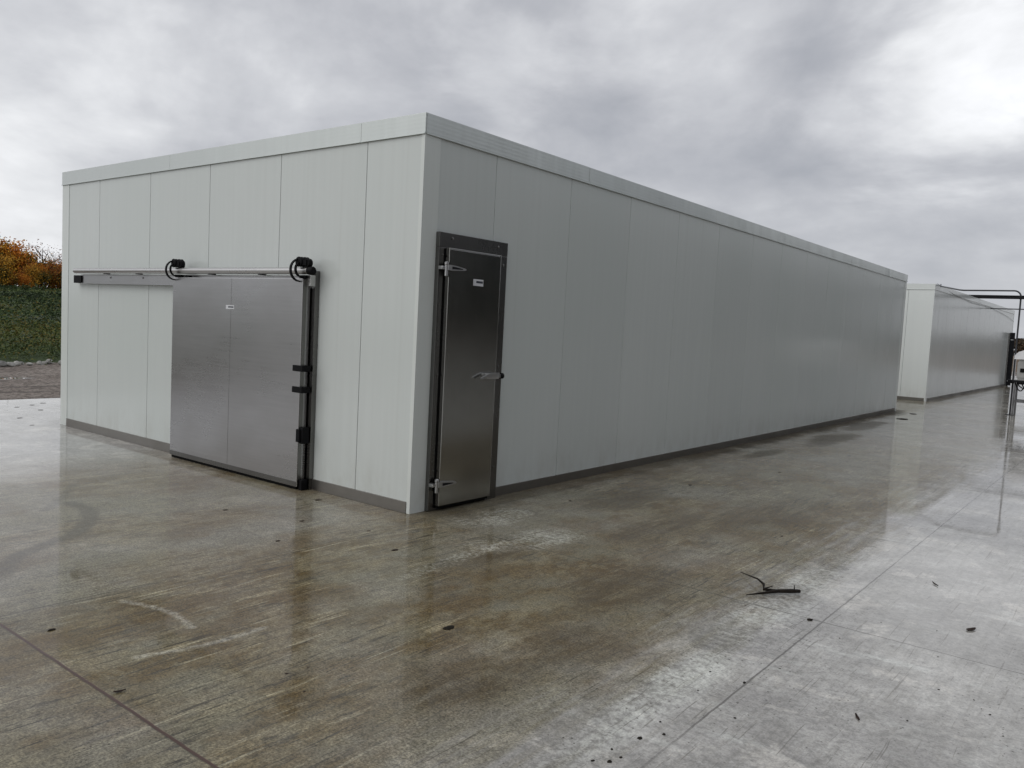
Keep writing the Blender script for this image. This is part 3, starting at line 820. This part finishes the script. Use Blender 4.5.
# ------------------------------------------------------------------ row of rocks at the foot of the slope
rr = random.Random(8)
for k in range(46):
    bm = bmesh.new()
    bmesh.ops.create_icosphere(bm, subdivisions=2, radius=1.0)
    o1 = Vector((rr.uniform(0, 9), rr.uniform(0, 9), rr.uniform(0, 9)))
    pl = [Vector((rr.gauss(0, 1), rr.gauss(0, 1), rr.gauss(0, 1))).normalized() for _ in range(9)]
    pd = [rr.uniform(.55, .85) for _ in pl]
    for vtx in bm.verts:
        for nrm, d in zip(pl, pd):
            q = vtx.co.dot(nrm)
            if q > d: vtx.co -= nrm * (q - d) * .95
    mb = MB(); mb.bm.free(); mb.bm = bm
    o = mb.build('rock', M['rock'])
    y = .6 + k * .20 + rr.uniform(-.08, .08)
    s = rr.uniform(.08, .17)
    o.location = (-19.3 - .28 * (y - 3.6) + rr.uniform(-.30, .30), y, -.125 + s * .45)
    o.scale = (s, s * rr.uniform(.8, 1.25), s * rr.uniform(.6, .9)); o.rotation_euler = (0, 0, rr.uniform(0, 6))
    tag(o, 'pale grey rock in the low row between the gravel and the green slope', 'rock', 'row of rocks below the green slope')

# ------------------------------------------------------------------ things on the slab
def flat_leaf(name, x, y, ang, l, w, label, cat, group=None, mat='leaf', lift=.012):
    vs, fs = [], []
    n = 7
    for i in range(n + 1):
        s = i / n
        hw = w * math.sin(PI * min(1, s * .92 + .04)) ** .7 * (1 - .35 * s)
        zz = .004 + lift * (s - .4) ** 2 * 4
        vs += [(l * (s - .5), -hw, zz + lift * .9), (l * (s - .5), 0, zz), (l * (s - .5), hw, zz + lift * .7)]
    for i in range(n):
        a = i * 3
        fs += [(a, a + 3, a + 4, a + 1), (a + 1, a + 4, a + 5, a + 2)]
    o = mesh_obj(name, vs, fs, M[mat], smooth=True)
    md = o.modifiers.new('thick', 'SOLIDIFY'); md.thickness = .002
    o.location = (x, y, .0005); o.rotation_euler = (0, 0, ang)
    return tag(o, label, cat, group)

# broken branch: a thick stub with a thin forked twig
bt = MB()
bt.tube([(3.035, .085, .012), (3.10, .18, .018), (3.17, .30, .022), (3.235, .36, .024), (3.275, .415, .020)], [.003, .008, .013, .015, .012], 8)
bt.tube([(3.16, .30, .022), (3.095, .235, .030), (3.06, .33, .035), (2.99, .40, .04), (2.805, .555, .012)], [.010, .009, .009, .006, .0025], 7)
bt.tube([(3.09, .245, .03), (3.13, .31, .045)], [.006, .002], 6)
bt.tube([(3.25, .38, .024), (3.235, .42, .05)], [.006, .002], 6)
br = bt.build('broken_branch', M['twig'])
tag(br, 'dark broken branch with a thin forked twig lying on the wet concrete', 'branch')

flat_leaf('dead_leaf', 4.275, .525, R(62), .075, .020, 'dark reddish brown leaf lying on the pale concrete at the right', 'leaf', lift=.004)
flat_leaf('thin_leaf', 3.915, 1.385, R(128), .080, .008, 'narrow dark leaf on the pale concrete, farther back than the reddish brown leaf', 'leaf', lift=.004)
flat_leaf('grey_leaf', 4.08, -1.19, R(120), .060, .007, 'thin dark leaf on the concrete in the lower right foreground', 'leaf', lift=.003)
flat_leaf('blade_leaf', 1.545, -3.31, R(70), .050, .009, 'dark green leaf lying on the rust coloured joint at the lower left', 'leaf', lift=.003)

def clod(x, y, s, label, group=None, name='mud_clod', flat=.35, mat='clod', stretch=1.4):
    bm = bmesh.new()
    bmesh.ops.create_icosphere(bm, subdivisions=2, radius=1.0)
    for vtx in bm.verts: vtx.co *= 1 + rr.uniform(-.28, .28)
    mb = MB(); mb.bm.free(); mb.bm = bm
    o = mb.build(name, M[mat], None, 60)
    o.location = (x, y, s * flat * .45); o.scale = (s, s * stretch, s * flat); o.rotation_euler = (0, 0, rr.uniform(-.5, .5))
    return tag(o, label, 'mud', group)

clod(2.045, -1.715, .022, 'flat dark clod of mud alone on the brown streaked concrete in the middle foreground', flat=.15, stretch=1.9)
clod(.63, -3.215, .013, 'small black clod of mud beside the rust coloured joint at the far left', flat=.4)
clod(3.495, -.045, .014, 'dark mud crumb at the crossing of two slab joints', flat=.5)
clod(.66, 15.1, .10, 'larger dark mud patch by the far corner of the nearest building', 'mud patches at the far corner of the nearest building', flat=.10, stretch=1.5)
clod(.50, 16.9, .08, 'smaller dark mud patch farther along past the far corner of the nearest building', 'mud patches at the far corner of the nearest building', flat=.10, stretch=1.2)
G1 = 'crumbs of mud along the joint at lower right'
for x, y, s in ((3.50, -1.95, .013), (3.435, -1.86, .009), (3.44, -2.05, .016), (3.443, -2.30, .016), (3.46, -2.24, .010), (3.39, -2.34, .011), (3.40, -2.21, .009),
                (3.55, -1.20, .013), (3.665, -1.59, .010), (3.42, -1.45, .008), (3.37, -1.2, .009), (3.62, -.9, .007)):
    clod(x, y, s * .55, 'small dark crumb of mud beside the slab joint in the lower right foreground', G1, 'mud_crumb', .3)
G2 = 'specks of dirt on the pale concrete'
for x, y, s in ((4.30, -.57, .010), (4.456, -.575, .008), (4.54, -.70, .010), (4.618, -.90, .008), (4.5, -.66, .006), (4.12, .35, .007), (4.21, -.1, .008), (3.72, -.22, .008),
                (3.83, .25, .007), (4.26, -1.05, .009)):
    clod(x, y, s * .5, 'tiny dark speck of dirt on the pale concrete at the right', G2, 'dirt_speck', .4)
SCRAPS = ((-.92, -.26, .022), (-.39, -.85, .016), (.20, -.65, .012), (.73, -.87, .018), (-.02, -1.35, .014), (1.90, -2.69, .007), (1.92, -2.58, .005), (2.11, -2.75, .006),
          (-1.10, -1.10, .016), (1.03, 3.40, .02), (3.10, -.08, .006), (2.62, 1.9, .012), (1.4, 5.2, .02), (.62, 1.6, .014))
G4 = 'scraps of wet leaf scattered before the nearest building'
for x, y, s in SCRAPS:
    clod(x, y, s, 'small dark scrap of wet leaf on the stained concrete before the nearest building', G4, 'leaf_scrap', .15, 'leaf')
G3 = 'wet leaf scraps near the slab edge'
for x, y, s in ((-7.7, -.2, .05), (-8.5, .40, .06), (-9.2, .55, .05), (-9.4, .8, .06), (-9.0, .25, .05), (-8.2, .9, .05), (-7.2, .3, .05), (-6.9, -.35, .04)):
    clod(x, y, s * .5, 'small dark scrap of wet leaf near the slab edge left of the nearest building', G3, 'leaf_scrap', .12, 'leaf')

# ------------------------------------------------------------------ pipes and equipment at the right, beyond the nearest building
YP = 19.8
pr = empty('overhead_pipe', (2.215, YP, 0), 'dark pipe rising from the slab and bending over to the roof of the second building', 'pipe')
p = MB()
path = [(0, 0, 0.01), (0, 0, 3.05)]
for k in range(1, 7):
    a = R(90 * k / 6); path.append((-.16 + .16 * math.cos(a), 0, 3.08 + .16 * math.sin(a)))
path += [(-1.32, 0, 3.235)]
path += [(-1.45, .12, 3.25), (-2.42, 2.75, 3.52), (-2.50, 3.2, 3.60)]
p.tube(path, .021, 10)
p.build('pipe_run', M['pipe'], pr, 60)
MB().lathe((0, 0, 3.02), (0, 0, 1), [(0, .03), (.01, .042), (.08, .042), (.09, .03)], 12).build('pipe_coupling', M['dark_steel'], pr, 40)
MB().box(-.09, .09, -.09, .09, 0, .012).build('base_plate', M['dark_steel'], pr)

bm_ = empty('dark_roof_beam', (-.29, 30.12, 3.575), 'black steel beam laid across from the second building roof edge', 'beam')
MB().box(-.38, 7.0, -.06, .06, 0.0, .012).box(-.38, 7.0, -.06, .06, .118, .13).box(-.38, 7.0, -.006, .006, .012, .118).build('beam_section', M['dark_steel'], bm_)
MB().box(-.25, -.05, -.14, .14, -.02, .0).box(-.22, -.02, .064, .14, .0, .07).build('seat_bracket', M['rail'], bm_)
px = MB().box(6.80, 6.93, -.06, .06, -3.575, -.002).build('beam_post', M['dark_steel'], bm_)
cb = empty('thin_conduit', (-.28, 33.0, 3.33), 'thin grey conduit running out level from the wall of the second building', 'conduit')
MB().tube([(0, 0, 0), (7.0, 0, 0)], .022, 8).build('conduit_run', M['pipe'], cb, 60)
MB().tube([(6.95, 0, 0), (6.95, 0, -3.33)], .022, 8).build('conduit_drop', M['pipe'], cb, 60)
cw = MB().tube([(-.31, 22.6, 3.60), (-.27, 25, 3.43), (-.262, 28.5, 3.33), (-.262, 33, 3.36), (-.262, 38, 3.20), (-.262, 40.2, 3.05)], .006, 6).build('roof_cable', M['pipe'])
tag(cw, 'thin cable draped along the top of the long wall of the second building', 'cable')

eq = empty('equipment_stand', (2.74, 19.75, 0), 'grey control cabinet with white lids on a steel stand at the right edge', 'equipment')
MB().box(-.40, .75, -.26, .26, .93, 1.47, .012).build('cabinet', M['cab'], eq)
MB().box(-.42, -.02, -.275, -.261, 1.0, 1.40, .003).build('cabinet_door', M['cab'], eq)
MB().box(-.35, -.25, -.292, -.276, 1.14, 1.24, .004).build('socket', M['black'], eq)
w_ = MB()
w_.prism([(-.50, 1.472), (-.50, 1.56), (-.42, 1.66), (-.28, 1.715), (-.10, 1.70), (.02, 1.62), (.06, 1.55), (.30, 1.60), (.6, 1.66), (.78, 1.6), (.78, 1.472)], 'y', -.30, .30)
w_.build('white_lid', M['white'], eq)
for x in (-.44, .02, .72):
    for y in (-.24, .24):
        MB().box(x - .022, x + .022, y - .022, y + .022, 0, .925).build('leg', M['stand'], eq)
MB().box(-.415, .70, -.262, -.222, .36, .42).box(-.415, .70, .222, .262, .36, .42).build('cross_rail', M['stand'], eq)
MB().box(-.50, .80, -.285, .285, .88, .927, .004).build('stand_top', M['dark_steel'], eq)
hz = MB()
for k, (x0, x1, dz) in enumerate(((-.44, -.18, .22), (-.30, -.05, .16), (-.40, -.10, .12), (.1, .4, .2))):
    hz.tube([(x0 + (x1 - x0) * s / 10, -.27 - .01 * k, .88 - dz * math.sin(PI * s / 10) * (1 + .1 * k)) for s in range(11)], .014, 7)
hz.build('cable_loop', M['rubber'], eq, 60)
MB().box(-.62, -.47, -.2, .0, .84, .93, .01).box(-.40, -.2, -.285, -.1, .83, .879, .006).build('junction_box', M['black'], eq)
wp = empty('white_pipe', (2.13, 20.6, 0), 'short white upright pipe behind the dark overhead pipe', 'pipe')
MB().tube([(0, 0, .86), (0, 0, 1.62)], .032, 12).build('upright', M['white'], wp, 60)
MB().tube([(0, 0, 0), (0, 0, .86)], .02, 8).build('support_rod', M['stand'], wp, 60)

# ------------------------------------------------------------------ woodland facing the long wall, beyond the right of the picture
rw = random.Random(5)
vs, fs = [], []
def cone_tree(x, y, z0, h, r):
    for k in range(130):
        s = rw.random() ** .75
        zz = z0 + h * (.04 + .96 * s); rad = r * (1 - s) * rw.uniform(.45, 1.0) + .1
        a = rw.uniform(0, 2 * PI)
        c = Vector((x + rad * math.cos(a), y + rad * math.sin(a), zz))
        L_ = r * rw.uniform(.28, .5)
        u = Vector((math.cos(a), math.sin(a), -.45)) * L_
        w2 = Vector((-math.sin(a), math.cos(a), .1)) * L_ * .8
        i = len(vs)
        vs.extend([c - u * .6, c + w2, c + u, c - w2]); fs.append((i, i + 1, i + 2, i + 3))
for k in range(250):
    y = -45 + k * 1.05 + rw.uniform(-1, 1)
    cone_tree(46 + rw.uniform(-3, 8), y, -.2, rw.uniform(12, 19), rw.uniform(2.6, 3.8))
kind(mesh_obj('evergreen_woodland', vs, fs, M['f_dark']), 'stuff')
# far wood beyond the brown field
vs, fs = [], []
for k in range(260):
    x = -150 + k * 1.5 + rw.uniform(-1, 1); y = 300 + rw.uniform(-8, 8); h = rw.uniform(4.0, 6.0)
    for q in range(240):
        c = Vector((x + rw.gauss(0, 1.6), y + rw.gauss(0, 1.5), h * rw.random() ** .6))
        u = Vector((rw.gauss(0, 1), rw.gauss(0, 1), rw.gauss(0, 1))).normalized() * .45
        w2 = u.cross(Vector((rw.gauss(0, 1), rw.gauss(0, 1), rw.gauss(0, 1)))).normalized() * .35
        i = len(vs)
        vs.extend([c - u, c + w2, c + u, c - w2]); fs.append((i, i + 1, i + 2, i + 3))
kind(mesh_obj('far_woodland', vs, fs, M['f_far']), 'stuff')

# ------------------------------------------------------------------ sky and light
SUN_AZ, SUN_EL = R(205), R(42)     # light comes from behind the camera's left: direction -y, a little -x
w = bpy.data.worlds.new('World'); SC.world = w; w.use_nodes = True
T = NT(w.node_tree)
bg = w.node_tree.nodes['Background']
sky = T.node('ShaderNodeTexSky', sky_type='NISHITA')
sky.sun_disc = False
sky.sun_elevation = SUN_EL; sky.sun_rotation = SUN_AZ
D = T.node('ShaderNodeNewGeometry').outputs['Incoming']
D = T.node('ShaderNodeVectorMath', {0: D, 'Scale': -1.0}, operation='SCALE').outputs[0]
d3 = T.node('ShaderNodeSeparateXYZ', {'Vector': D}).outputs
zz = T.m('ADD', T.m('MAXIMUM', d3[2], 0.0), 0.24)
flat = T.node('ShaderNodeCombineXYZ', {'X': T.m('DIVIDE', d3[0], zz), 'Y': T.m('DIVIDE', d3[1], zz), 'Z': 0.0}).outputs[0]
n1 = T.noise(T.scale(flat, (1, 1, 1), (1.3, 0.4, 0)), 0.95, 5, 0.52, 0.3)
n2 = T.noise(T.scale(flat, (1, 1, 1), (5.2, 2.1, 0)), 2.6, 6, 0.55, 0.2)
n3 = T.noise(T.scale(D, (3.4, 3.4, 5.2), (3, 1, 2)), 1.0, 6, 0.56, 0.3)
cv = T.m('ADD', T.m('ADD', T.m('MULTIPLY', n1, 0.38), T.m('MULTIPLY', n2, 0.22)), T.m('MULTIPLY', n3, 0.56)); cv = T.m('ADD', 0.5, T.m('MULTIPLY', T.m('SUBTRACT', cv, 0.580), 1.05))
def lobe(dx, dy, dz, a, b, k):
    v = Vector((dx, dy, dz)).normalized()
    dt = T.node('ShaderNodeVectorMath', {0: D, 1: v}, operation='DOT_PRODUCT').outputs['Value']
    dt = T.m('ADD', dt, T.m('MULTIPLY', T.m('SUBTRACT', n2, 0.5), 0.025))
    return T.step(dt, math.cos(R(a)), math.cos(R(b)), 0.0, k)
# breaks in the cloud deck
for q in ((-.09, .93, .335, 13, 1, .13), (-.20, .95, .265, 8, 0.5, .07), (.03, .95, .22, 18, 4, .05), (-.42, .83, .37, 10, 0.5, .07), (-.616, .74, .275, 6, 0.5, .05), (-.20, -.75, .55, 70, 20, .16), (-.93, .33, .10, 24, 6, .16)):
    cv = T.m('ADD', cv, lobe(*q))
# darker decks
for q in ((-.325, .941, .10, 13, 4, .07), (-.75, .60, .36, 18, 4, .03), (.9, .3, .3, 70, 30, .06)):
    cv = T.m('SUBTRACT', cv, lobe(*q))
ramp = T.node('ShaderNodeValToRGB')
T.l.new(cv, ramp.inputs[0])
el = ramp.color_ramp.elements
el[0].position = 0.34; el[0].color = (0.38, 0.395, 0.435, 1)
el[1].position = 0.84; el[1].color = (1.25, 1.26, 1.29, 1)
e_ = el.new(0.47); e_.color = (0.52, 0.53, 0.565, 1)
e_ = el.new(0.56); e_.color = (0.65, 0.66, 0.69, 1)
e_ = el.new(0.67); e_.color = (0.87, 0.88, 0.90, 1)
cl = T.node('ShaderNodeVectorMath', {0: ramp.outputs[0], 'Scale': 10.0}, operation='SCALE').outputs[0]
hor = T.step(d3[2], 0.16, 0.0, 0.0, 0.35)
cl = T.mix(hor, cl, (5.4, 5.55, 6.0))
colr = T.mix(0.95, sky.outputs[0], cl)
T.set(bg.inputs['Color'], colr)
bg.inputs['Strength'].default_value = 0.1

sl = bpy.data.lights.new('overcast_sun', 'SUN'); sl.energy = 0.75; sl.angle = R(50); sl.color = (1.0, 0.97, 0.93)
so = bpy.data.objects.new('overcast_sun', sl); COL.objects.link(so)
sd = Vector((math.sin(SUN_AZ) * math.cos(SUN_EL), math.cos(SUN_AZ) * math.cos(SUN_EL), math.sin(SUN_EL)))
so.rotation_euler = (-sd).to_track_quat('-Z', 'Y').to_euler()

# ------------------------------------------------------------------ camera
yaw, pitch, roll = 0.661924329, -0.0731518683, 0.0512224339
fw = Vector((-math.sin(yaw) * math.cos(pitch), math.cos(yaw) * math.cos(pitch), math.sin(pitch)))
rg = Vector((math.cos(yaw), math.sin(yaw), 0)); up = rg.cross(fw)
r2 = rg * math.cos(roll) + up * math.sin(roll); u2 = -rg * math.sin(roll) + up * math.cos(roll)
cam = bpy.data.cameras.new('camera'); co = bpy.data.objects.new('camera', cam); COL.objects.link(co)
mw = Matrix((r2, u2, -fw)).transposed().to_4x4(); mw.translation = Vector((4.98729035, -5.03125030, 1.70339315))
co.matrix_world = mw
cam.sensor_width = 36; cam.lens = 814.368764 / 1024 * 36
cam.clip_start = 0.05; cam.clip_end = 6000
SC.camera = co
vs_ = SC.view_settings
vs_.view_transform = 'Standard'; vs_.look = 'None'; vs_.exposure = 0.0; vs_.gamma = 1.0; vs_.use_curve_mapping = False
